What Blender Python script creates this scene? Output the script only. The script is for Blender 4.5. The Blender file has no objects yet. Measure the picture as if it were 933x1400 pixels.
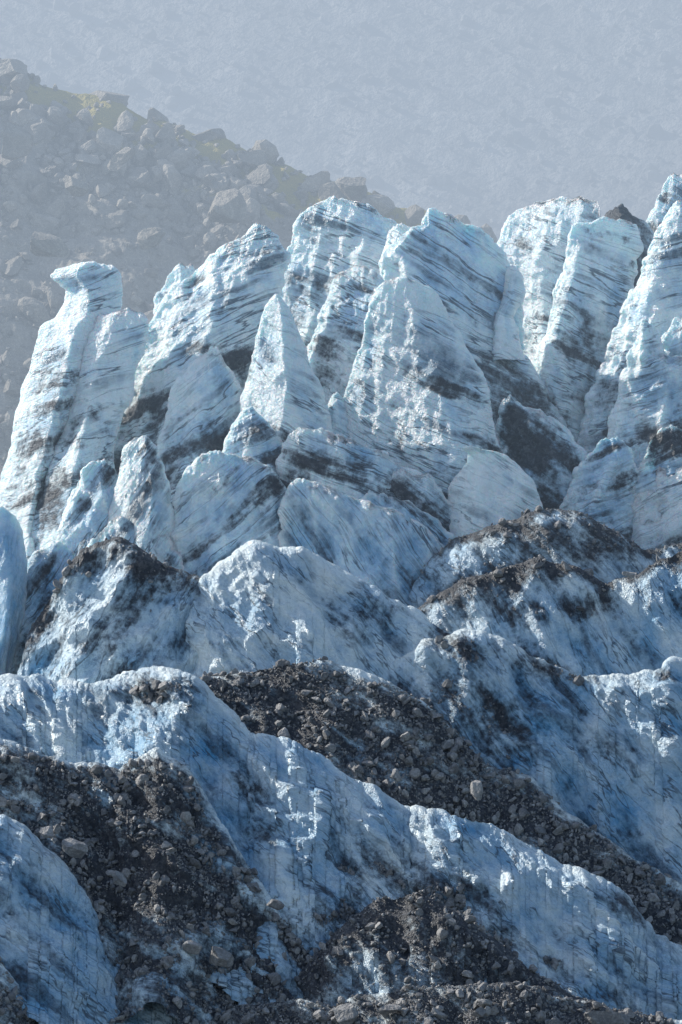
import bpy, bmesh, math, numpy as np
from mathutils import Vector
rng=np.random.default_rng(7)
scene=bpy.context.scene
# ---------------------------------------------------------------- noise
perm=rng.permutation(256).astype(np.int32); perm=np.concatenate([perm,perm,perm])
g=rng.normal(size=(256,3)); g/=np.linalg.norm(g,axis=1)[:,None]; g=g.astype(np.float32)
def perlin(p):
    p=p.astype(np.float32); i=np.floor(p); f=p-i; i=i.astype(np.int32)&255
    u=f*f*f*(f*(f*6-15)+10); r=0
    for dx in (0,1):
        wx=u[:,0] if dx else 1-u[:,0]
        a=perm[(i[:,0]+dx)&255]
        for dy in (0,1):
            wy=u[:,1] if dy else 1-u[:,1]
            b=perm[a+((i[:,1]+dy)&255)]
            for dz in (0,1):
                wz=u[:,2] if dz else 1-u[:,2]
                gg=g[perm[b+((i[:,2]+dz)&255)]]
                r=r+wx*wy*wz*(gg[:,0]*(f[:,0]-dx)+gg[:,1]*(f[:,1]-dy)+gg[:,2]*(f[:,2]-dz))
    return r*1.5
def fbm(p,o=4,r=.5):
    s=0;a=1;t=0
    for k in range(o):
        s=s+a*perlin(p*(2.03**k)+17.3*k); t+=a; a*=r
    return s/t
def ridged(p,o=3,r=.5):
    s=0;a=1;t=0
    for k in range(o):
        s=s+a*(1-2*np.abs(perlin(p*(2.03**k)+9.1*k))); t+=a; a*=r
    return s/t
def sstep(a,b,x):
    t=np.clip((x-a)/(b-a),0,1); return t*t*(3-2*t)
# ---------------------------------------------------------------- mesh helper
def grid_normals(V,closed):
    if closed: du=np.roll(V,-1,1)-np.roll(V,1,1)
    else: du=np.gradient(V,axis=1)
    dv=np.gradient(V,axis=0)
    n=np.cross(du,dv); l=np.linalg.norm(n,axis=2,keepdims=True); l[l<1e-9]=1
    return n/l
def make_grid(name,V,closed,mat,attrs={},flip=False,smooth=True):
    R,C=V.shape[:2]
    idx=np.arange(R*C).reshape(R,C)
    if closed:
        a=idx[:-1]; b=np.roll(idx,-1,1)[:-1]; c=np.roll(idx,-1,1)[1:]; d=idx[1:]
    else:
        a=idx[:-1,:-1]; b=idx[:-1,1:]; c=idx[1:,1:]; d=idx[1:,:-1]
    F=np.stack([a,b,c,d],-1).reshape(-1,4)
    if flip: F=F[:,::-1]
    return make_mesh(name,V.reshape(-1,3),F,mat,attrs,smooth)
def make_mesh(name,V,F,mat,attrs={},smooth=True):
    me=bpy.data.meshes.new(name); k=F.shape[1]
    me.vertices.add(len(V)); me.vertices.foreach_set('co',V.astype(np.float32).ravel())
    me.loops.add(F.size); me.loops.foreach_set('vertex_index',F.astype(np.int32).ravel())
    me.polygons.add(len(F)); me.polygons.foreach_set('loop_start',np.arange(0,F.size,k,dtype=np.int32))
    me.polygons.foreach_set('use_smooth',np.full(len(F),smooth))
    me.update(calc_edges=True)
    for an,(ty,dat) in attrs.items():
        at=me.attributes.new(an,ty,'POINT')
        at.data.foreach_set('vector' if ty=='FLOAT_VECTOR' else 'value',dat.astype(np.float32).ravel())
    me.materials.append(mat)
    ob=bpy.data.objects.new(name,me); scene.collection.objects.link(ob); return ob
# ---------------------------------------------------------------- material helper
class NT:
    def __init__(s,name):
        s.m=bpy.data.materials.new(name); s.m.use_nodes=True; s.t=s.m.node_tree; s.t.nodes.clear()
        s.out=s.n('ShaderNodeOutputMaterial')
    def n(s,ty,**kw):
        x=s.t.nodes.new(ty)
        for k,v in kw.items(): setattr(x,k,v)
        return x
    def l(s,a,b): s.t.links.new(a,b)
    def setin(s,sock,v):
        if isinstance(v,bpy.types.NodeSocket): s.l(v,sock)
        else: sock.default_value=v
    def math(s,op,a,b=0.0,c=None,clamp=False):
        x=s.n('ShaderNodeMath',operation=op,use_clamp=clamp); s.setin(x.inputs[0],a); s.setin(x.inputs[1],b)
        if c is not None: s.setin(x.inputs[2],c)
        return x.outputs[0]
    def noise(s,vec,scale,detail=4,rough=.55,dist=0):
        x=s.n('ShaderNodeTexNoise'); s.l(vec,x.inputs['Vector']); x.inputs['Scale'].default_value=scale
        x.inputs['Detail'].default_value=detail; x.inputs['Roughness'].default_value=rough; x.inputs['Distortion'].default_value=dist
        return x.outputs['Fac']
    def ss(s,v,a,b,lo=0.,hi=1.):
        x=s.n('ShaderNodeMapRange',interpolation_type='SMOOTHSTEP'); s.setin(x.inputs[0],v)
        x.inputs[1].default_value=a; x.inputs[2].default_value=b; x.inputs[3].default_value=lo; x.inputs[4].default_value=hi
        return x.outputs[0]
    def mix(s,f,a,b):
        x=s.n('ShaderNodeMix',data_type='RGBA'); s.setin(x.inputs[0],f)
        for i,v in ((6,a),(7,b)):
            s.setin(x.inputs[i], v if isinstance(v,bpy.types.NodeSocket) else (*v,1))
        return x.outputs[2]
    def bump(s,h,dist,strength=1,nrm=None):
        x=s.n('ShaderNodeBump'); s.l(h,x.inputs['Height']); x.inputs['Distance'].default_value=dist; x.inputs['Strength'].default_value=strength
        if nrm: s.l(nrm,x.inputs['Normal'])
        return x.outputs[0]
def ice_material(name,sss):
    t=NT(name); 
    fol=t.n('ShaderNodeAttribute',attribute_name='fol').outputs['Vector']
    ctl=t.n('ShaderNodeAttribute',attribute_name='ctl').outputs['Vector']
    pos=t.n('ShaderNodeNewGeometry').outputs['Position']
    sp=t.n('ShaderNodeSeparateXYZ'); t.l(ctl,sp.inputs[0]); dirt,tint,band=sp.outputs  # dirt holds real grime plus painted shade
    n1=t.noise(fol,.36,4,.58); n2=t.noise(fol,1.7,3,.68); n3=t.noise(pos,.17,1.5,.5); n4=t.noise(pos,1.1,4,.68); n5=t.noise(pos,4.5,2,.75)
    brk=t.ss(n3,.40,.60)
    ab=t.math('ABSOLUTE',t.math('SUBTRACT',n1,.48)); line=t.ss(ab,.024,.0)
    ab2=t.math('ABSOLUTE',t.math('SUBTRACT',n2,.52)); line2=t.ss(ab2,.035,.0)
    s1=t.ss(n1,.52,.62)
    s=t.math('MULTIPLY',line,t.math('MULTIPLY_ADD',brk,.75,.4))
    s=t.math('ADD',s,t.math('MULTIPLY',s1,t.math('MULTIPLY_ADD',brk,.65,.25)))
    s=t.math('ADD',s,t.math('MULTIPLY',line2,t.math('MULTIPLY_ADD',brk,.35,.0)))
    s=t.math('MULTIPLY',s,t.math('MULTIPLY_ADD',n4,1.6,.15))
    s=t.math('MULTIPLY',s,band,clamp=True)
    spk=t.math('MULTIPLY',t.ss(n5,.60,.72),.3)
    s=t.math('MAXIMUM',s,t.math('MULTIPLY',spk,band))
    tt=t.math('ADD',tint,t.math('MULTIPLY',t.math('SUBTRACT',n3,.5),1.0)); tt=t.math('ADD',tt,t.math('MULTIPLY',t.math('SUBTRACT',n4,.5),.6)); tt=t.math('ADD',tt,t.math('MULTIPLY',t.math('SUBTRACT',n1,.5),.7),clamp=True)
    ice=t.mix(tt,(.87,.975,1.0),(.12,.40,.68))
    ice=t.mix(t.math('MULTIPLY',s,.88,clamp=True),ice,(.075,.11,.15))
    dm=t.math('ADD',dirt,t.math('MULTIPLY',t.math('SUBTRACT',n4,.5),1.0)); dm=t.math('ADD',dm,t.math('MULTIPLY',t.math('SUBTRACT',n2,.5),.6)); dm=t.math('ADD',dm,t.math('MULTIPLY',t.math('SUBTRACT',n1,.5),1.3))
    dmask=t.ss(dm,.27,.85)
    vor=t.n('ShaderNodeTexVoronoi'); t.l(pos,vor.inputs['Vector']); vor.inputs['Scale'].default_value=2.2
    vc=t.n('ShaderNodeSeparateColor'); t.l(vor.outputs['Color'],vc.inputs[0])
    dc=t.mix(t.math('MULTIPLY',n5,vc.outputs[0]),(.040,.047,.060),(.28,.28,.29))
    dc=t.mix(t.ss(n4,.4,.65),dc,(.050,.058,.074))
    col=t.mix(dmask,ice,dc)
    p=t.n('ShaderNodeBsdfPrincipled'); t.l(col,p.inputs['Base Color'])
    t.l(t.math('MULTIPLY_ADD',dmask,.25,.27),p.inputs['Roughness'])
    if sss>0:
        t.l(t.math('MULTIPLY_ADD',dmask,-sss,sss),p.inputs['Subsurface Weight'])
        p.inputs['Subsurface Radius'].default_value=(.4,.9,1.05); p.inputs['Subsurface Scale'].default_value=1.4
    h=t.math('ADD',t.math('MULTIPLY',n1,1.1),t.math('MULTIPLY',n2,.36)); h=t.math('ADD',h,t.math('MULTIPLY',n4,.75)); h=t.math('ADD',h,t.math('MULTIPLY',n5,t.math('MULTIPLY_ADD',dmask,.3,.2)))
    t.l(t.bump(h,1.0,1.),p.inputs['Normal']); t.l(p.outputs[0],t.out.inputs[0]); return t.m
def rock_material(name,c0,c1,grass=False,sc=1.):
    t=NT(name); pos=t.n('ShaderNodeNewGeometry').outputs['Position']
    n1=t.noise(pos,.5*sc,5,.65); n2=t.noise(pos,3*sc,2,.7)
    f=t.ss(n1,.3,.7); 
    at=t.n('ShaderNodeAttribute',attribute_name='rc').outputs['Fac']
    f=t.math('ADD',t.math('MULTIPLY',f,.5),t.math('MULTIPLY',at,.5),clamp=True)
    col=t.mix(f,c0,c1); col=t.mix(t.ss(n2,.35,.6,0,.35),col,tuple(x*.5 for x in c0))
    if grass:
        ga=t.n('ShaderNodeAttribute',attribute_name='grass').outputs['Fac']
        gm=t.ss(t.math('ADD',ga,t.math('MULTIPLY',t.math('SUBTRACT',n1,.5),1.6)),.45,.6)
        col=t.mix(gm,col,t.mix(n2,(.18,.17,.03),(.55,.42,.10)))
    p=t.n('ShaderNodeBsdfPrincipled'); t.l(col,p.inputs['Base Color']); p.inputs['Roughness'].default_value=.75
    t.l(t.bump(t.math('ADD',n1,t.math('MULTIPLY',n2,.3)),.8/sc,.8),p.inputs['Normal']); t.l(p.outputs[0],t.out.inputs[0]); return t.m
ICE=ice_material('serac_ice',.55); LOW=ice_material('glacier_ice',0.)
ROCK=rock_material('debris_rock',(.11,.115,.125),(.48,.47,.46))
HILL=rock_material('hill_rock',(.20,.18,.155),(.56,.50,.42),True,.7)
MTN=rock_material('mountain_scree',(.08,.08,.08),(.45,.43,.41),False,.35)
# ---------------------------------------------------------------- coordinates: 1 unit = 1 m, traced in decimetres on the glacier face
def X(px): return (np.asarray(px,float)-466.5)/10
def Z(py): return (1400-np.asarray(py,float))/10
cand=[]   # places where loose rock can lie
# dirty patches and painted crevasse shade on the ice, decimetre sheet coords
SPL=[(300,480,45,12,-15,1.),(335,500,14,25,0,.7),(385,316,14,14,0,1.2),(500,655,70,18,-12,1.),(440,625,50,16,-20,.8),(735,615,50,45,-20,1.),(700,560,14,40,15,.9),
(60,600,60,14,-10,.7),(88,372,28,7,-5,1.),(905,600,50,14,-30,.8),(770,740,90,25,-8,1.),(700,790,90,22,10,.8),(180,770,60,28,-10,1.),(380,655,60,25,20,.8),(560,690,50,16,-20,.8),
(150,850,70,40,20,.6),(850,280,30,14,0,1.2),(275,590,60,30,30,.6),(640,480,30,70,15,.35),(800,470,40,60,20,.4),(520,820,60,20,-20,.6),(640,885,70,18,-15,1.),(650,970,90,45,-35,.9),
(760,915,40,10,-15,.9),(220,930,80,22,-5,.9),(620,1250,110,60,-40,.9),(840,1220,50,20,-30,.8),(560,1090,35,14,-30,.7),(480,1180,40,60,0,.6),(350,1080,30,50,0,.6),
(200,1180,90,60,-40,.8),(30,1200,60,40,-30,.3),(60,730,20,60,0,.3),(760,265,60,6,0,.6),(925,300,40,8,20,.6),(560,390,50,8,-30,.5),(650,618,70,6,-10,.7),(740,350,20,60,20,.25),
(460,850,60,30,0,.4),(350,880,120,14,0,.6),(780,830,120,20,5,.7),(440,470,20,40,0,.4),(130,600,30,30,0,.3),(640,370,60,10,-38,.7),(560,450,60,5,-28,.7),(610,540,60,6,-30,.7),(300,420,60,6,25,.6),(860,360,30,8,20,.4),(215,560,16,50,10,.6),(200,400,6,40,0,.3),
(750,1300,120,30,-35,.5),(420,1270,60,60,-40,.7),(820,1010,60,20,-50,.4)]
def splats(P):
    px=P[:,0]*10+466.5; py=1400-P[:,2]*10; d=np.zeros(len(P))
    for (x,y,rx,ry,a,s) in SPL:
        a=math.radians(a); dx=px-x; dy=-(py-y)
        u=(dx*math.cos(a)+dy*math.sin(a))/rx; v=(-dx*math.sin(a)+dy*math.cos(a))/ry
        d+=s*np.exp(-(u*u+v*v)*.8)*.55
    return d
def folcoords(P,ang,st=.055):
    a=math.radians(ang); w=fbm(P*.045+3.,3,.4)*2.4
    al=P[:,0]*math.cos(a)+P[:,2]*math.sin(a); ac=-P[:,0]*math.sin(a)+P[:,2]*math.cos(a)+w
    return np.stack([al*st,P[:,1]*.3,ac],1)
def finish(name,V,closed,flip,ang,dirt_shade0,tint,band,disp,seed,dfun=None,rocks=0,fix=None,edge=None):
    N=grid_normals(V,closed)
    if flip: N=-N
    R,C=V.shape[:2]; P=V.reshape(-1,3); n=N.reshape(-1,3)
    off=np.array([seed*13.7,seed*5.1,seed*3.3])
    F=folcoords(P,ang,.06 if closed else .17)
    big=fbm(P*np.array([.13,.13,.10])+off,3,.5)
    a=math.radians(ang)
    al=P[:,0]*math.cos(a)+P[:,2]*math.sin(a); ac=-P[:,0]*math.sin(a)+P[:,2]*math.cos(a)
    if closed:
        rd=ridged(P*np.array([.20,.20,.10])+off,4,.48); led=ridged(F*np.array([2.5,1.,.33])+off,3,.5)
    else:
        rd=ridged(np.stack([al*.085,P[:,1]*.14,ac*.20],1)+off,5,.52)
        # gullies cut down the slope
        a2=math.radians(ang-18); l2=P[:,0]*math.cos(a2)+P[:,2]*math.sin(a2); c2=-P[:,0]*math.sin(a2)+P[:,2]*math.cos(a2)
        led=ridged(np.stack([l2*.035,P[:,1]*.03,c2*.085],1)+off,3,.45)*1.0
    fine=fbm(P*1.1+off,3,.6)
    d=disp[0]*big+disp[1]*(rd-.3)+disp[2]*(led-.3)+disp[3]*fine
    w=1. if fix is None else fix.reshape(-1)
    P2=P+n*(d*w)[:,None]
    V2=P2.reshape(R,C,3); N2=grid_normals(V2,closed)
    if flip: N2=-N2
    n2=N2.reshape(-1,3)
    dirt=np.full(len(P),float(dirt_shade0)) if dfun is None else dfun(P2,n2)
    dirt=dirt+splats(P2)+.5*fbm(P2*.14+off,3,.6)+.25*np.clip(n2[:,2],0,1)*(0.1+dirt_shade0)-.4*(rd-.3)-.25*(led-.3)  # real grime plus painted shade: extra dark in creases and gaps
    if closed:   # broad sediment layers running through the fin
        sb=perlin(np.stack([F[:,0]*.35+seed*1.7,F[:,1]*.2,F[:,2]*.40+seed*2.9],1))
        dirt=dirt+.42*sstep(.08,.42,sb)*np.clip(band,0,1)
    tn=np.full(len(P),tint)+.3*big-.5*(rd-.3)-(0 if closed else .35)*(led-.3); bd=np.full(len(P),band)  # creases painted deeper blue for their shade
    if edge is not None:
        e=edge.reshape(-1); dirt=dirt-.4*e; tn=tn-.5*e; bd=bd*(1-.7*e)  # edges painted paler and cleaner for light glowing through thin ice
    ctl=np.stack([dirt,tn,bd],1)
    ob=make_grid(name,V2,closed,ICE if closed else LOW,{'fol':('FLOAT_VECTOR',F),'ctl':('FLOAT_VECTOR',ctl)},flip)
    if rocks>0:
        ok=np.where((dirt>.6)&(n2[:,2]>.25)&(P2[:,2]>-3)&(np.abs(P2[:,0])<52))[0]
        if len(ok):
            k=rng.choice(ok,size=min(rocks,len(ok)),replace=False); cand.append((P2[k],n2[k]))
    return ob
def fin(rows,y0,ang=-25,dirt=.05,tint=.3,band=1.,k=0.,lean=.12,d0=.35,g=.22,seed=1,amp=1.,base=16,c=0.,Dm=5.):  # dirt: grime plus painted crevasse shade
    y0=y0+(8 if y0>=8 else 3)
    r=np.array(rows,float); 
    last=r[-1]; r=np.vstack([r,[last[0]+base*10,last[1]-base*2.5,last[2]+base*2.5]])
    zt=Z(r[:,0]); H=zt[0]-zt[-1]; n=int(H/.2)+2
    tq=np.linspace(0,1,n); zq=zt[0]-H*tq
    xl=np.interp(-zq,-zt,X(r[:,1])); xr=np.interp(-zq,-zt,X(r[:,2]))
    # broken, chipped flanks
    hq=zt[0]-zq; ja=np.clip(hq/2.5,0,1)*amp
    zz=np.zeros(n)
    xl=xl+ja*(.9*ridged(np.stack([hq*.22+seed*3.1,zz,zz+seed],1),4,.6)-.35); xr=xr-ja*(.9*ridged(np.stack([hq*.22+seed*7.7,zz+9,zz+seed],1),4,.6)-.35)
    xc=(xl+xr)/2; w=np.maximum((xr-xl)/2,.15)
    cap=[.0,.35,.6,.8,.92]; w=np.concatenate([w[0]*np.array(cap),w]); xc=np.concatenate([np.full(5,xc[0]),xc])
    D=d0+np.minimum(g*(zt[0]-zq),Dm); D=np.concatenate([D[0]*np.array([.02,.35,.6,.8,.92]),D]); 
    zq=np.concatenate([zt[0]+np.array([.22,.2,.16,.1,.05]),zq]); D=np.minimum(D,1.1*w+.4); D[0]=.02
    M=int(np.clip(2.4*w.max()*2/.2,110,260)); th=np.linspace(0,2*math.pi,M,endpoint=False)
    s=np.cos(th); sn=np.sin(th)
    cc=np.clip(c+.4*np.sin(np.linspace(0,4,len(zq))+seed),-.7,.7)[:,None]
    ell=np.abs(sn)**.9; tri=np.where(s[None]<cc,(s[None]+1)/(cc+1),(1-s[None])/(1-cc)); prof=.2*ell[None]+.8*tri*np.clip(ell*1.8,0,1)[None]
    yy=np.sign(sn)[None]*prof
    V=np.zeros((len(zq),M,3))
    V[:,:,0]=xc[:,None]+w[:,None]*s[None]
    V[:,:,1]=y0-lean*(zq[0]-zq)[:,None]+D[:,None]*yy+k*(w[:,None]*s[None])
    V[:,:,2]=zq[:,None]
    # jagged crest
    jx=V[:,:,0].reshape(-1); jz=1.5*amp*(ridged(np.stack([jx*.33,jx*0+seed*2.3,jx*0],1),4,.6)-.45).reshape(V.shape[:2])
    V[:,:,2]+=jz*np.exp(-(zq[0]-zq)/3.)[:,None]
    fix=np.clip(.3+(zq[0]-zq)/5.,.2,1)[:,None]*np.ones((1,M))
    de=np.minimum((1-np.abs(s))[None]*w[:,None]*np.where(s[None]<0,.7,1.5),(zq[0]-zq)[:,None]*1.0+.0); edge=np.exp(-de/.7)  # mask for the painted rim glow, wider on the left
    N=grid_normals(V,True); m=len(zq)//2; flip=N[m,0,0]<0
    top=zq[0]
    def df(P,n): return dirt+.02*np.clip(top-P[:,2]-5,0,22)*(1 if dirt<.3 else .3)  # darker towards the base: crevasse shade painted into the colour
    return finish('ice_serac',V,True,flip,ang,dirt,tint+.06,band,(.7*amp,1.25*amp,.36*amp,.13*amp),seed,df,0,fix,edge)
def ridge(name,crest,H=20,run=16,Hb=8,runb=9,ang=-40,dirt=.1,tint=.5,band=.8,seed=1,amp=1.,rocks=0,crestdirt=0.,steep=1.25,round_=.6):  # dirt and tint: partly painted shade
    c=np.array(crest,float); cx=X(c[:,0]); cz=Z(c[:,1]); cy=c[:,2]
    L=np.concatenate([[0],np.cumsum(np.hypot(np.diff(cx),np.diff(cz)))]); n=int(L[-1]/.19)
    q=np.linspace(0,L[-1],n); 
    def it(a):
        v=np.interp(q,L,a); kk=np.hanning(9); kk/=kk.sum(); return np.convolve(np.pad(v,4,mode='edge'),kk,'valid')
    x,y,z=it(cx),it(cy),it(cz)
    z=z+1.3*amp*(ridged(np.stack([q*.13+seed*4.4,q*0,q*0+seed],1),5,.6)-.4)
    nf=int(math.hypot(H,run)/.2); nb=int(math.hypot(Hb,runb)/.35)
    tf=np.linspace(0,1,nf)[::-1]; tb=np.linspace(0,1,nb)[1:]
    fy=-(run*(tf*.75+.25*tf**2)); fz=-(H*tf**steep); 
    by=runb*tb; bz=-Hb*tb**1.5
    py=np.concatenate([fy,by]); pz=np.concatenate([fz,bz])
    V=np.zeros((n,len(py),3)); V[:,:,0]=x[:,None]; V[:,:,1]=y[:,None]+py[None]; V[:,:,2]=z[:,None]+pz[None]
    N=grid_normals(V,False); flip=(N[n//2,nf//2]@np.array([0,-1,1]))<0
    fix=np.ones((n,1))*np.clip(.3+np.abs(np.concatenate([tf*H,tb*Hb]))/5.,0,1)[None]
    cr=np.tile(np.exp(-np.concatenate([tf*H,tb*0])/3.)[None],(n,1)).ravel()
    def df(P,nn): return dirt+crestdirt*cr
    ed=None
    if crestdirt<.3: ed=np.tile(np.exp(-np.concatenate([tf*H,tb*2])/1.5)[None]*.9,(n,1))  # pale crest cap painted in as rim light
    return finish(name,V,False,flip,ang,dirt,tint,band,(2.0*amp,1.75*amp,2.6*amp,.15*amp),seed,df,rocks,fix,ed)
# ---------------------------------------------------------------- seracs (z,left,right)
S=[
dict(rows=[(232,928,960),(260,915,975),(300,895,990),(360,880,1000)],y0=45,seed=1,dirt=.25,tint=.3),
dict(rows=[(272,842,862),(285,832,872),(300,828,900),(340,820,905)],y0=42,seed=2,dirt=.8,d0=1.5),
dict(rows=[(262,768,790),(266,742,826),(280,712,829),(295,694,834),(330,680,850),(400,690,865),(500,700,880),(600,720,900)],y0=36,k=-.45,seed=3,dirt=-.05,tint=.0,ang=-22,amp=.8),
dict(rows=[(294,812,855),(302,790,878),(330,783,884),(380,770,878),(430,755,870),(470,742,862),(520,735,850),(600,740,840)],y0=28,k=.2,seed=4,dirt=.0,tint=.2,ang=-20,c=-.5,amp=.8),
dict(rows=[(272,928,950),(300,912,985),(340,893,1010),(400,870,1015),(460,845,1015),(520,822,1015),(580,800,1015),(660,780,1015)],y0=21,k=-.1,seed=5,dirt=.0,tint=.25,ang=15,c=-.6),
dict(rows=[(438,884,890),(460,875,902),(485,864,918),(505,858,1000),(560,840,1010),(620,830,1010),(700,815,1010)],y0=10,seed=6,dirt=.05,tint=.35,ang=20,c=-.5),
dict(rows=[(436,928,945),(460,915,985),(500,905,1000),(600,890,1010)],y0=12,seed=7,dirt=.05,tint=.35,ang=20),
dict(rows=[(585,915,930),(600,890,1000),(640,872,1010),(700,860,1010)],y0=6,seed=57,dirt=.3,tint=.4,ang=25),
dict(rows=[(643,912,960),(655,866,1010),(680,838,1010),(720,815,1010),(770,800,1010)],y0=4,seed=8,dirt=-.05,tint=.05,ang=30,k=-.3),
dict(rows=[(264,450,462),(272,427,500),(285,411,518),(300,402,543),(330,393,560),(360,385,575),(400,375,590),(450,365,600),(520,360,610),(600,360,620)],y0=31,seed=9,dirt=-.03,tint=.15,ang=-22,k=-.2,c=.3,amp=.85),
dict(rows=[(283,586,600),(293,582,625),(303,578,650),(318,545,672),(345,524,692),(375,530,710),(400,545,717),(440,560,722),(480,580,722),(520,600,745),(560,620,765),(600,640,790),(680,660,805)],y0=22,seed=10,dirt=.04,tint=.3,ang=-33,k=.15,c=-.5,amp=.8),
dict(rows=[(302,540,556),(315,531,580),(345,522,600),(400,520,600),(480,520,600)],y0=24,seed=11,dirt=-.05,tint=.0,ang=-30,k=-.4),
dict(rows=[(362,698,708),(375,694,719),(395,690,720),(430,680,705)],y0=21,seed=58,dirt=0.,tint=.2,ang=-30,k=-.4,base=6,amp=.5),
dict(rows=[(381,538,562),(389,520,588),(405,511,602),(440,500,622),(480,490,643),(520,480,662),(560,466,673),(600,455,682),(640,440,692),(700,420,705)],y0=9,seed=12,dirt=-.06,tint=.18,ang=-26,c=.1,k=-.12,amp=.6),
dict(rows=[(366,475,510),(378,456,522),(400,450,530),(430,435,530),(480,420,520),(560,410,510)],y0=18,seed=13,dirt=.0,tint=.05,ang=-25,k=-.3),
dict(rows=[(403,374,381),(418,363,394),(450,353,405),(480,344,418),(510,337,430),(540,331,442),(570,325,452),(592,318,458),(640,290,445),(700,260,425)],y0=8,seed=14,dirt=-.1,tint=.2,ang=-25,c=-.1,amp=.45,k=-.1),
dict(rows=[(303,346,364),(318,332,380),(335,300,388),(345,292,392),(365,262,386),(390,235,380),(420,215,372),(450,200,362),(500,180,352),(550,160,340),(600,148,330),(680,120,320),(760,90,300)],y0=20,seed=15,dirt=.0,tint=.15,ang=25,k=-.2,c=.2,amp=.85),
dict(rows=[(360,237,262),(375,222,280),(400,212,285),(450,205,290)],y0=29,seed=16,dirt=0.,tint=.0,ang=20),
dict(rows=[(424,158,186),(431,128,197),(450,118,200),(480,104,194),(510,92,183),(550,90,172),(590,80,160),(640,55,150),(700,30,135),(780,20,120)],y0=14,seed=17,dirt=.0,tint=.2,ang=20,k=-.2,amp=.65),
dict(rows=[(357,95,145),(363,70,157),(374,63,162),(382,72,163),(392,85,163),(410,82,162),(430,74,160),(445,50,155),(480,38,140),(520,28,125),(560,18,105),(600,10,90),(650,-5,70),(720,-15,60)],y0=18,seed=18,dirt=.0,tint=.2,ang=15,k=-.2,amp=.45,d0=1.2),
dict(rows=[(695,-30,5),(705,-40,22),(730,-40,34),(770,-40,38),(820,-40,38),(870,-40,30),(915,-40,15)],y0=-5,seed=19,dirt=-.3,tint=.7,band=.2,ang=80,amp=.4),
dict(rows=[(600,183,203),(612,168,214),(640,162,222),(670,158,232),(700,150,236),(740,140,240),(800,120,250)],y0=3,seed=20,dirt=-.03,tint=.12,ang=60,k=-.2,amp=.6),
dict(rows=[(475,285,295),(490,265,308),(520,242,325),(560,228,330),(610,215,330),(680,210,330)],y0=12,seed=21,dirt=.15,tint=.35,ang=35,amp=.8),
dict(rows=[(618,293,303),(632,272,350),(645,258,372),(670,243,390),(700,236,400),(760,230,420)],y0=2,seed=22,dirt=.12,tint=.45,ang=40),
dict(rows=[(613,633,650),(621,642,690),(632,641,706),(645,628,715),(660,618,728),(690,608,742),(710,600,746),(740,590,755)],y0=3,seed=23,dirt=-.15,tint=-.05,ang=-28,k=-.3,amp=.4,band=.6),
dict(rows=[(588,408,440),(598,395,462),(610,388,500),(625,384,530),(650,378,575),(700,370,610)],y0=5,seed=24,dirt=.15,tint=.35,ang=-25,amp=.8),
dict(rows=[(545,690,700),(565,682,735),(590,678,775),(620,674,800),(660,670,820),(720,660,840)],y0=8,seed=25,dirt=.42,tint=.5,ang=-35),  # extra dark tone is painted shade of the gap
dict(rows=[(655,408,420),(665,396,440),(676,392,475),(690,387,510),(705,385,545),(725,384,590),(760,380,620)],y0=0,seed=26,dirt=.0,tint=.45,ang=-55,amp=.8,k=.0),
dict(rows=[(676,505,520),(690,490,560),(710,475,600),(760,460,640)],y0=1,seed=27,dirt=.15,tint=.5,ang=-45),
dict(rows=[(715,150,190),(735,130,235),(770,110,250),(830,90,260)],y0=0,seed=28,dirt=.2,tint=.45,ang=60),
dict(rows=[(745,70,90),(770,40,115),(800,30,130),(850,25,150),(900,20,180)],y0=-4,seed=29,dirt=.1,tint=.55,ang=60),
dict(rows=[(630,130,145),(650,108,165),(700,90,180),(760,70,190)],y0=5,seed=59,dirt=.15,tint=.45,ang=50),
dict(rows=[(540,455,462),(560,446,476),(600,432,500),(640,420,510)],y0=8,seed=60,dirt=.3,tint=.4,ang=-30,amp=.7),
dict(rows=[(640,535,550),(655,522,590),(690,510,620),(730,500,640)],y0=4,seed=62,dirt=.35,tint=.5,ang=-35),
dict(rows=[(560,335,345),(580,318,368),(620,305,395),(670,290,410)],y0=7,seed=63,dirt=.2,tint=.45,ang=30,amp=.7),
dict(rows=[(595,830,845),(615,815,865),(650,790,875),(700,765,880)],y0=6,seed=65,dirt=.35,tint=.5,ang=20),
]
for s in S: fin(**s)
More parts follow.
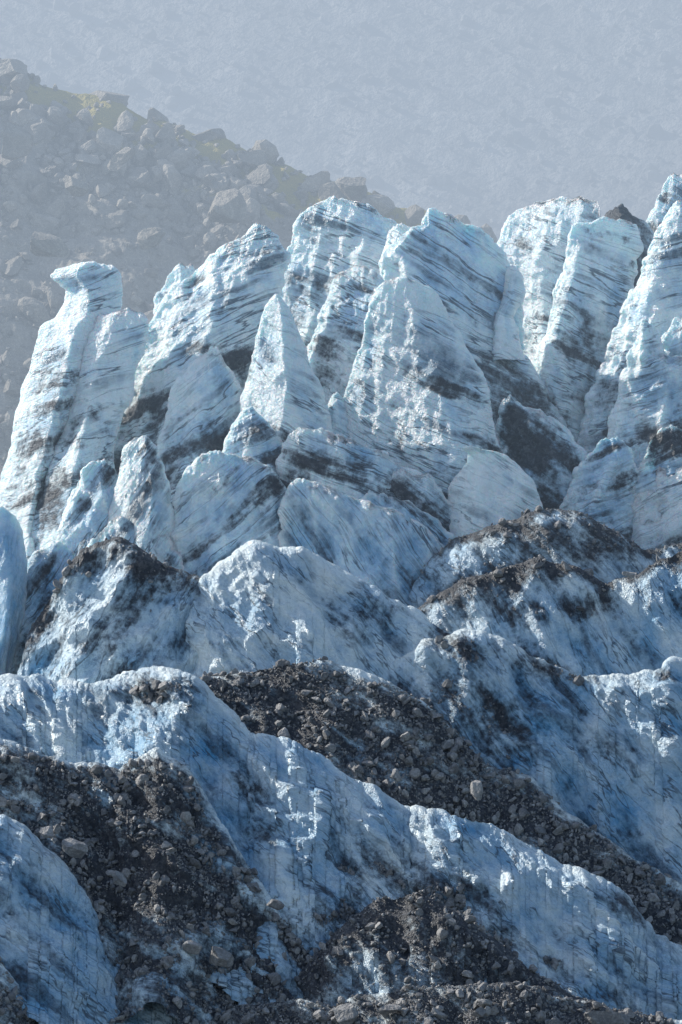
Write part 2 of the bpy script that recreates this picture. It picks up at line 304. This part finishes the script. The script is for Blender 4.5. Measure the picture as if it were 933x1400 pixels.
# ---------------------------------------------------------------- lower ice ridges, their dirtiness and blue tint partly painted shade
R=[
dict(name='ice_ridge',crest=[(560,800,1),(620,742,0),(680,722,-1),(740,702,-2),(790,705,-2),(840,732,-3),(880,757,-3),(933,745,-3),(1010,740,-3)],H=20,run=8,dirt=.32,crestdirt=.65,tint=.65,seed=31,amp=.65,ang=-45,rocks=900),
dict(name='ice_ridge',crest=[(560,850,-7),(600,812,-8),(650,790,-9),(700,775,-9),(740,766,-9),(790,782,-9),(830,800,-9),(870,790,-9),(900,768,-9),(940,750,-9),(1010,745,-9)],H=22,run=8,dirt=.24,crestdirt=.75,tint=.7,seed=32,amp=.65,ang=-60,rocks=500),
dict(name='ice_ridge',crest=[(200,890,-8),(250,832,-9),(280,790,-10),(320,760,-10),(345,748,-10),(410,752,-10),(440,770,-10),(480,790,-11),(540,822,-12),(590,850,-12),(640,890,-13)],H=22,run=11,dirt=.15,crestdirt=.1,tint=.58,seed=33,amp=.75,ang=-50),
dict(name='ice_ridge',crest=[(40,870,-8),(75,810,-8),(120,750,-8),(170,742,-8),(215,770,-9),(260,792,-9),(310,815,-11)],H=22,run=10,dirt=.26,crestdirt=.6,tint=.6,seed=34,amp=.8,ang=65,rocks=300),
dict(name='ice_ridge',crest=[(480,945,-16),(540,908,-17),(580,880,-18),(630,868,-18),(680,876,-18),(740,905,-19),(790,926,-19),(850,926,-20),(903,916,-20),(915,900,-20),(940,905,-20),(1010,900,-20)],H=36,run=15,dirt=.22,crestdirt=.28,tint=.74,seed=35,amp=.9,ang=-50,rocks=400,band=.9),
dict(name='debris_ridge',crest=[(240,940,-22),(330,917,-23),(450,903,-24),(540,937,-25),(600,978,-26),(660,1045,-28),(720,1060,-30),(760,1100,-32),(850,1160,-35),(940,1210,-37),(1010,1240,-38)],H=20,run=15,dirt=.85,tint=.6,seed=36,amp=.55,ang=-35,rocks=15000,steep=1.05),
dict(name='ice_ridge',crest=[(-70,925,-29),(0,926,-29),(60,926,-29),(120,942,-30),(160,930,-31),(200,910,-32),(260,925,-34),(300,962,-36),(350,1002,-38),(400,1006,-39),(450,1036,-40),(500,1066,-42),(560,1100,-43),(620,1106,-45),(690,1130,-46),(760,1170,-48),(830,1200,-49),(880,1262,-50),(933,1290,-51),(1010,1320,-52)],H=38,run=27,dirt=.22,crestdirt=.0,tint=.73,seed=37,amp=1.,ang=-50,rocks=2500,steep=1.1,band=.9),
dict(name='debris_ridge',crest=[(-70,1015,-45),(0,1005,-46),(40,1015,-46),(100,1035,-47),(170,1047,-47),(220,1020,-48),(260,1050,-49),(300,1110,-51),(340,1172,-53),(380,1232,-56),(430,1300,-59),(480,1360,-62),(520,1420,-64)],H=34,run=22,dirt=.74,tint=.65,seed=38,amp=.9,ang=-40,rocks=12000,steep=1.05),
dict(name='debris_ridge',crest=[(360,1370,-62),(420,1305,-61),(470,1250,-60),(520,1215,-59),(570,1205,-60),(620,1235,-61),(680,1282,-62),(730,1320,-64),(790,1350,-65),(880,1390,-66),(950,1420,-67)],H=26,run=16,dirt=.62,crestdirt=.3,tint=.75,seed=49,amp=.9,ang=-60,rocks=3500,steep=1.1),
dict(name='ice_ridge',crest=[(-70,1080,-57),(0,1100,-58),(50,1125,-58),(95,1165,-59),(130,1215,-60),(170,1270,-61),(230,1325,-62),(300,1375,-63),(360,1430,-65)],H=24,run=16,dirt=.27,crestdirt=.2,tint=.74,seed=39,amp=.9,ang=-50,rocks=1200,band=.9),
dict(name='debris_ridge',crest=[(200,1420,-68),(250,1392,-68),(330,1352,-68),(400,1345,-69),(450,1350,-70),(520,1335,-70),(600,1325,-71),(700,1325,-71),(780,1345,-71),(860,1362,-71),(940,1375,-71),(1010,1380,-71)],H=18,run=16,dirt=.9,tint=.5,seed=40,amp=.6,ang=-40,rocks=9000,steep=1.05),
dict(name='debris_ridge',crest=[(-70,1240,-72),(-20,1265,-72),(20,1295,-72),(60,1345,-72),(110,1400,-73),(150,1450,-74)],H=18,run=14,dirt=.8,tint=.5,seed=41,amp=.7,ang=-40,rocks=1500,steep=1.05),
]
for r in R: ridge(**r)
# ---------------------------------------------------------------- ground sheet under and around the glacier
def spaced(lim,core,nc,no):
    a=np.linspace(-core,core,nc); b=core+(lim-core)*np.linspace(0,1,no)[1:]**2.2
    return np.concatenate([-b[::-1],a,b])
gx=spaced(3000,80,260,40)
gy=np.concatenate([-2600+np.linspace(0,1,40)**.5*2480,np.linspace(-119,140,330),140+np.linspace(0,1,40)[1:]*300])
GX,GY=np.meshgrid(gx,gy)
gz=np.interp(GY,[-2600,-400,-110,-82,-60,-42,-22,0,20,50,90,440],[-60,-40,-20,-10,2,12,28,46,56,60,35,30])
P=np.stack([GX,GY,gz],-1); Pf=P.reshape(-1,3)
gz=gz+(fbm(Pf*.1,4)*2.0).reshape(gz.shape); P[:,:,2]=gz; Pf=P.reshape(-1,3)
F=folcoords(Pf,-40)
make_grid('glacier_ground',P,False,LOW,{'fol':('FLOAT_VECTOR',F),'ctl':('FLOAT_VECTOR',np.stack([.75+.4*fbm(Pf*.1+5,3),np.full(len(Pf),.5),np.full(len(Pf),.8)],1))},flip=(grid_normals(P,False)[150,150,2]<0))
# ---------------------------------------------------------------- rocky hill
hc=np.array([(-500,20),(-300,50),(-150,60),(-60,72),(0,86),(30,94),(60,112),(100,124),(150,128),(200,156),(260,184),(300,190),(330,203),(370,222),(430,248),(470,252),(500,266),(530,282),(580,292),(640,320),(760,400),(950,480)],float)
hx=X(hc[:,0])*1.1; hz=(Z(hc[:,1])-70)*1.1+70
n=700; q=np.linspace(hx[0],hx[-1],n); zz=np.interp(q,hx,hz); m=340
tf=np.linspace(1,0,m); tb=np.linspace(0,1,60)[1:]
py=np.concatenate([-80*tf,60*tb])+180; pz=np.concatenate([-85*tf**1.1,-40*tb**1.4])
V=np.zeros((n,len(py),3)); V[:,:,0]=q[:,None]; V[:,:,1]=py[None]+ (q*-.25)[:,None]; V[:,:,2]=zz[:,None]+pz[None]
N=grid_normals(V,False); fl=(N[300,100]@np.array([0,-1,1]))<0; N=-N if fl else N
Pf=V.reshape(-1,3); 
d=3.5*fbm(Pf*.06,3)+3.*ridged(Pf*np.array([.08,.08,.08])+4,5,.55)-.8
gfix=np.tile(np.concatenate([np.clip(.35+tf*85/8,0,1),np.full(59,.35)])[None],(n,1)).ravel()
P2=Pf+N.reshape(-1,3)*(d*gfix)[:,None]; V2=P2.reshape(V.shape); N2=grid_normals(V2,False); N2=-N2 if fl else N2
crz=np.repeat(zz,len(py)); hb=crz-P2[:,2]
grass=np.exp(-np.clip(hb,0,99)/9.)*1.05*sstep(-100,-20,-np.abs(P2[:,0]+25))+.3*fbm(P2*.1,3)
make_grid('rocky_hill',V2,False,HILL,{'rc':('FLOAT',.5+.5*fbm(P2*.12+8,3)),'grass':('FLOAT',grass)},flip=fl)
okh=np.where((hb<75)&(P2[:,0]>-56)&(P2[:,0]<25)&(np.tile(np.arange(len(py)),n)<m))[0]
pw=.15+sstep(-.1,.3,fbm(P2[okh]*.07+31,2)); kh=rng.choice(okh,6000,replace=False,p=pw/pw.sum()); hillc=(P2[kh],N2.reshape(-1,3)[kh])
# ---------------------------------------------------------------- mountain slope
mx=spaced(2500,75,260,40); my=np.concatenate([np.linspace(250,520,320),520+np.linspace(0,1,50)[1:]**1.5*1500])
MX,MY=np.meshgrid(mx,my); mz=20+(MY-250)*.72+MX*.10
P=np.stack([MX,MY,mz],-1); Pf=P.reshape(-1,3)
ma=math.radians(-28); mal=Pf[:,0]*math.cos(ma)+Pf[:,2]*math.sin(ma); mac=-Pf[:,0]*math.sin(ma)+Pf[:,2]*math.cos(ma); MF=np.stack([mal*.35,mac*1.2,Pf[:,1]*.3],1)
mz=mz+(4*fbm(Pf*.012,3)+1.1*ridged(MF*.1,4,.65)+.9*fbm(Pf*np.array([.4,.4,.4]),3,.7)).reshape(mz.shape); P[:,:,2]=mz
fm=grid_normals(P,False)[150,150,2]<0
make_grid('mountain_slope',P,False,MTN,{'rc':('FLOAT',.5+1.1*fbm(MF*.12+8,5,.65))},flip=fm)
Pm=P.reshape(-1,3); okm=np.where((np.abs(Pm[:,0])<66)&(Pm[:,1]>300)&(Pm[:,1]<500))[0]; km=rng.choice(okm,9000)
jit=rng.uniform(-.4,.4,(9000,3)); mtc=(Pm[km]+jit,np.tile(np.array([[0,-.6,.8]]),(9000,1)))
# ---------------------------------------------------------------- loose rock
def rock_base(sub,planes,nz=0.):
    bm=bmesh.new(); bmesh.ops.create_icosphere(bm,subdivisions=sub,radius=1)
    v=np.array([x.co[:] for x in bm.verts]); f=np.array([[a.index for a in q.verts] for q in bm.faces]); bm.free()
    for _ in range(planes):
        nn=rng.normal(size=3); nn/=np.linalg.norm(nn); dd=rng.uniform(.35,.75); h=v@nn
        v=v-np.clip(h-dd,0,9)[:,None]*nn
    if nz>0: v=v*(1+nz*fbm(v*2.3+rng.uniform(0,50),4,.6))[:,None]
    return v,f
bases=[rock_base(2,9) for _ in range(14)]
def rotm(k):
    q=rng.normal(size=(k,4)); q/=np.linalg.norm(q,axis=1)[:,None]; w,x,y,z=q.T
    return np.stack([1-2*(y*y+z*z),2*(x*y-z*w),2*(x*z+y*w),2*(x*y+z*w),1-2*(x*x+z*z),2*(y*z-x*w),2*(x*z-y*w),2*(y*z+x*w),1-2*(x*x+y*y)],1).reshape(k,3,3)
def rocks(name,P,N,size,mat):
    Vs=[];Fs=[];Rc=[];o=0; which=rng.integers(0,len(bases),len(P))
    for b,(v,f) in enumerate(bases):
        I=np.where(which==b)[0]; k=len(I)
        if not k: continue
        sc=size[I][:,None]*rng.uniform(.5,1.3,(k,3)); Rm=rotm(k)
        vv=np.einsum('kij,knj->kni',Rm,v[None]*sc[:,None,:])+P[I][:,None]+N[I][:,None]*(size[I]*.25)[:,None,None]
        Vs.append(vv.reshape(-1,3)); Fs.append((f[None]+(np.arange(k)*len(v))[:,None,None]+o).reshape(-1,3)); o+=k*len(v)
        Rc.append(np.repeat(rng.uniform(0,1,k),len(v)))
    V=np.concatenate(Vs); rc=np.concatenate(Rc)
    return make_mesh(name,V,np.concatenate(Fs),mat,{'rc':('FLOAT',rc),'grass':('FLOAT',np.full(len(V),-1.))},False)
cP=np.concatenate([c[0] for c in cand]); cN=np.concatenate([c[1] for c in cand])
sz=.10*(1-rng.uniform(0,1,len(cP)))**(-.5); sz=np.clip(sz,.1,.9)
print('rocks',len(cP)); rocks('rock_debris',cP,cN,sz,ROCK)
sz=.4*(1-rng.uniform(0,1,len(kh)))**(-.5); rocks('hill_rocks',hillc[0],hillc[1],np.clip(sz,.3,2.6),HILL)
sz=.25*(1-rng.uniform(0,1,9000))**(-.45); rocks('mountain_rocks',mtc[0],mtc[1],np.clip(sz,.2,1.6),MTN)
def boulder(px,py,y,sx,sy,sz_,mat=ROCK,name='boulder',rot=0.,rc=.7):
    v,f=rock_base(4,11,.12); v=v*np.array([sx,sy,sz_]); a=math.radians(rot)
    v=v@np.array([[math.cos(a),0,math.sin(a)],[0,1,0],[-math.sin(a),0,math.cos(a)]])
    v=v+np.array([X(px),y,Z(py)])
    return make_mesh(name,v,f,mat,{'rc':('FLOAT',np.full(len(v),rc)),'grass':('FLOAT',np.full(len(v),-1.))},False)
for b in [(820,1368,-74,3.8,2.5,1.9,-4,.35),(475,1360,-74,2.4,2,1.6,10,.8),(118,1142,-62,2.3,2,1.5,-25,.75),(172,1186,-62,1.3,1.2,1.3,0,.5),(308,1290,-66,2.6,2,1.5,-30,.55),(647,1070,-38,1.1,1,1.7,15,.9),(272,1272,-66,1.6,1.5,1.,-20,.9),(80,1122,-62,1.5,1.3,.9,-25,.8),(592,1358,-74,1.6,1.3,1.1,0,.8),(530,1352,-74,1.8,1.3,.9,0,.6),(860,785,-12,1.2,1.,.7,-15,.9),(380,1220,-64,1.5,1.3,.9,-20,.4),(655,1345,-74,1.3,1.2,1.,0,.8),(745,1370,-74,1.6,1.3,1.2,0,.5)]:
    boulder(b[0],b[1],b[2],b[3],b[4],b[5],rot=b[6],rc=b[7])
def hb_(px,py,y,a,b,c,rot=0,rc=.5):
    ob=boulder(px,py,y,a,b,c,HILL,'boulder',rot,rc)
    me=ob.data; v=np.zeros(len(me.vertices)*3,np.float32); me.vertices.foreach_get('co',v); v=v.reshape(-1,3); c0=np.array([X(px),y,Z(py)]); s=(y+1800)/1800
    new=np.array([X(px)*s,y,(Z(py)-70)*s+70]); v=v-c0+new; me.vertices.foreach_set('co',v.ravel().astype(np.float32)); me.update()
for b in [(280,190,185,3.2,3,2.0,10,.25),(215,160,188,2.,2,1.7,0,.4),(485,260,165,3.,3,2.6,10,.2),(150,134,190,4.,4,1.7,-8,.5),(20,190,160,3.5,3,3,20,.4),(310,285,150,4.5,3,3.5,-30,.6),(205,330,140,2.8,2,2,20,.6),(100,250,150,3,3,2,-10,.6),(60,340,135,4,3,2.6,-20,.5),(345,215,178,2.4,2,1.6,-20,.4),(15,98,190,4,3,2.0,0,.7),(170,215,160,3,2,1.8,30,.6)]: hb_(*b)
# ---------------------------------------------------------------- valley haze, scattered light put in as emission; near box lifts ice shadows
def haze_glow(y0,y1,top,em,ab,col):
    bm=bmesh.new(); bmesh.ops.create_cube(bm,size=1)
    for v in bm.verts: v.co=Vector((v.co.x*1600,y0+(v.co.y+.5)*(y1-y0),-20+(v.co.z+.5)*(top+20)))
    me=bpy.data.meshes.new('haze_glow'); bm.to_mesh(me); bm.free(); o=bpy.data.objects.new('haze_glow',me); scene.collection.objects.link(o)
    t=NT('haze_glow'); e=t.n('ShaderNodeEmission'); e.inputs['Color'].default_value=(*col,1); e.inputs['Strength'].default_value=em
    last=e.outputs[0]
    if ab>0:
        a=t.n('ShaderNodeVolumeAbsorption'); a.inputs['Color'].default_value=(0,0,0,1); a.inputs['Density'].default_value=ab
        s=t.n('ShaderNodeAddShader'); t.l(e.outputs[0],s.inputs[0]); t.l(a.outputs[0],s.inputs[1]); last=s.outputs[0]
    t.l(last,t.out.inputs['Volume']); me.materials.append(t.m)
haze_glow(70,900,168,.0024,.0043,(.71,.82,.98))
haze_glow(-12,69,150,.0016,0.,(.57,.78,1.))
# ---------------------------------------------------------------- light
to=Vector((-.77,.31,.56)).normalized(); el=math.asin(to.z); az=math.atan2(to.x,to.y)
w=bpy.data.worlds.new('World'); scene.world=w; w.use_nodes=True; nt=w.node_tree
sk=nt.nodes.new('ShaderNodeTexSky'); sk.sky_type='NISHITA'; sk.sun_disc=False; sk.sun_elevation=el; sk.sun_rotation=az
bg=nt.nodes['Background']; bg.inputs[1].default_value=.15; nt.links.new(sk.outputs[0],bg.inputs[0])
sl=bpy.data.lights.new('sun','SUN'); sl.energy=5; sl.angle=math.radians(.5); sl.color=(1,.95,.86)
so=bpy.data.objects.new('sun',sl); so.rotation_euler=(-to).to_track_quat('-Z','Y').to_euler(); scene.collection.objects.link(so)
cam=bpy.data.cameras.new('camera'); co=bpy.data.objects.new('camera',cam); scene.collection.objects.link(co)
co.location=(0,-1800,70); co.rotation_euler=(math.pi/2,0,0); cam.lens=36*1800/140; cam.clip_start=10; cam.clip_end=20000
scene.camera=co
scene.view_settings.view_transform='Standard'; scene.view_settings.look='None'; scene.view_settings.exposure=0
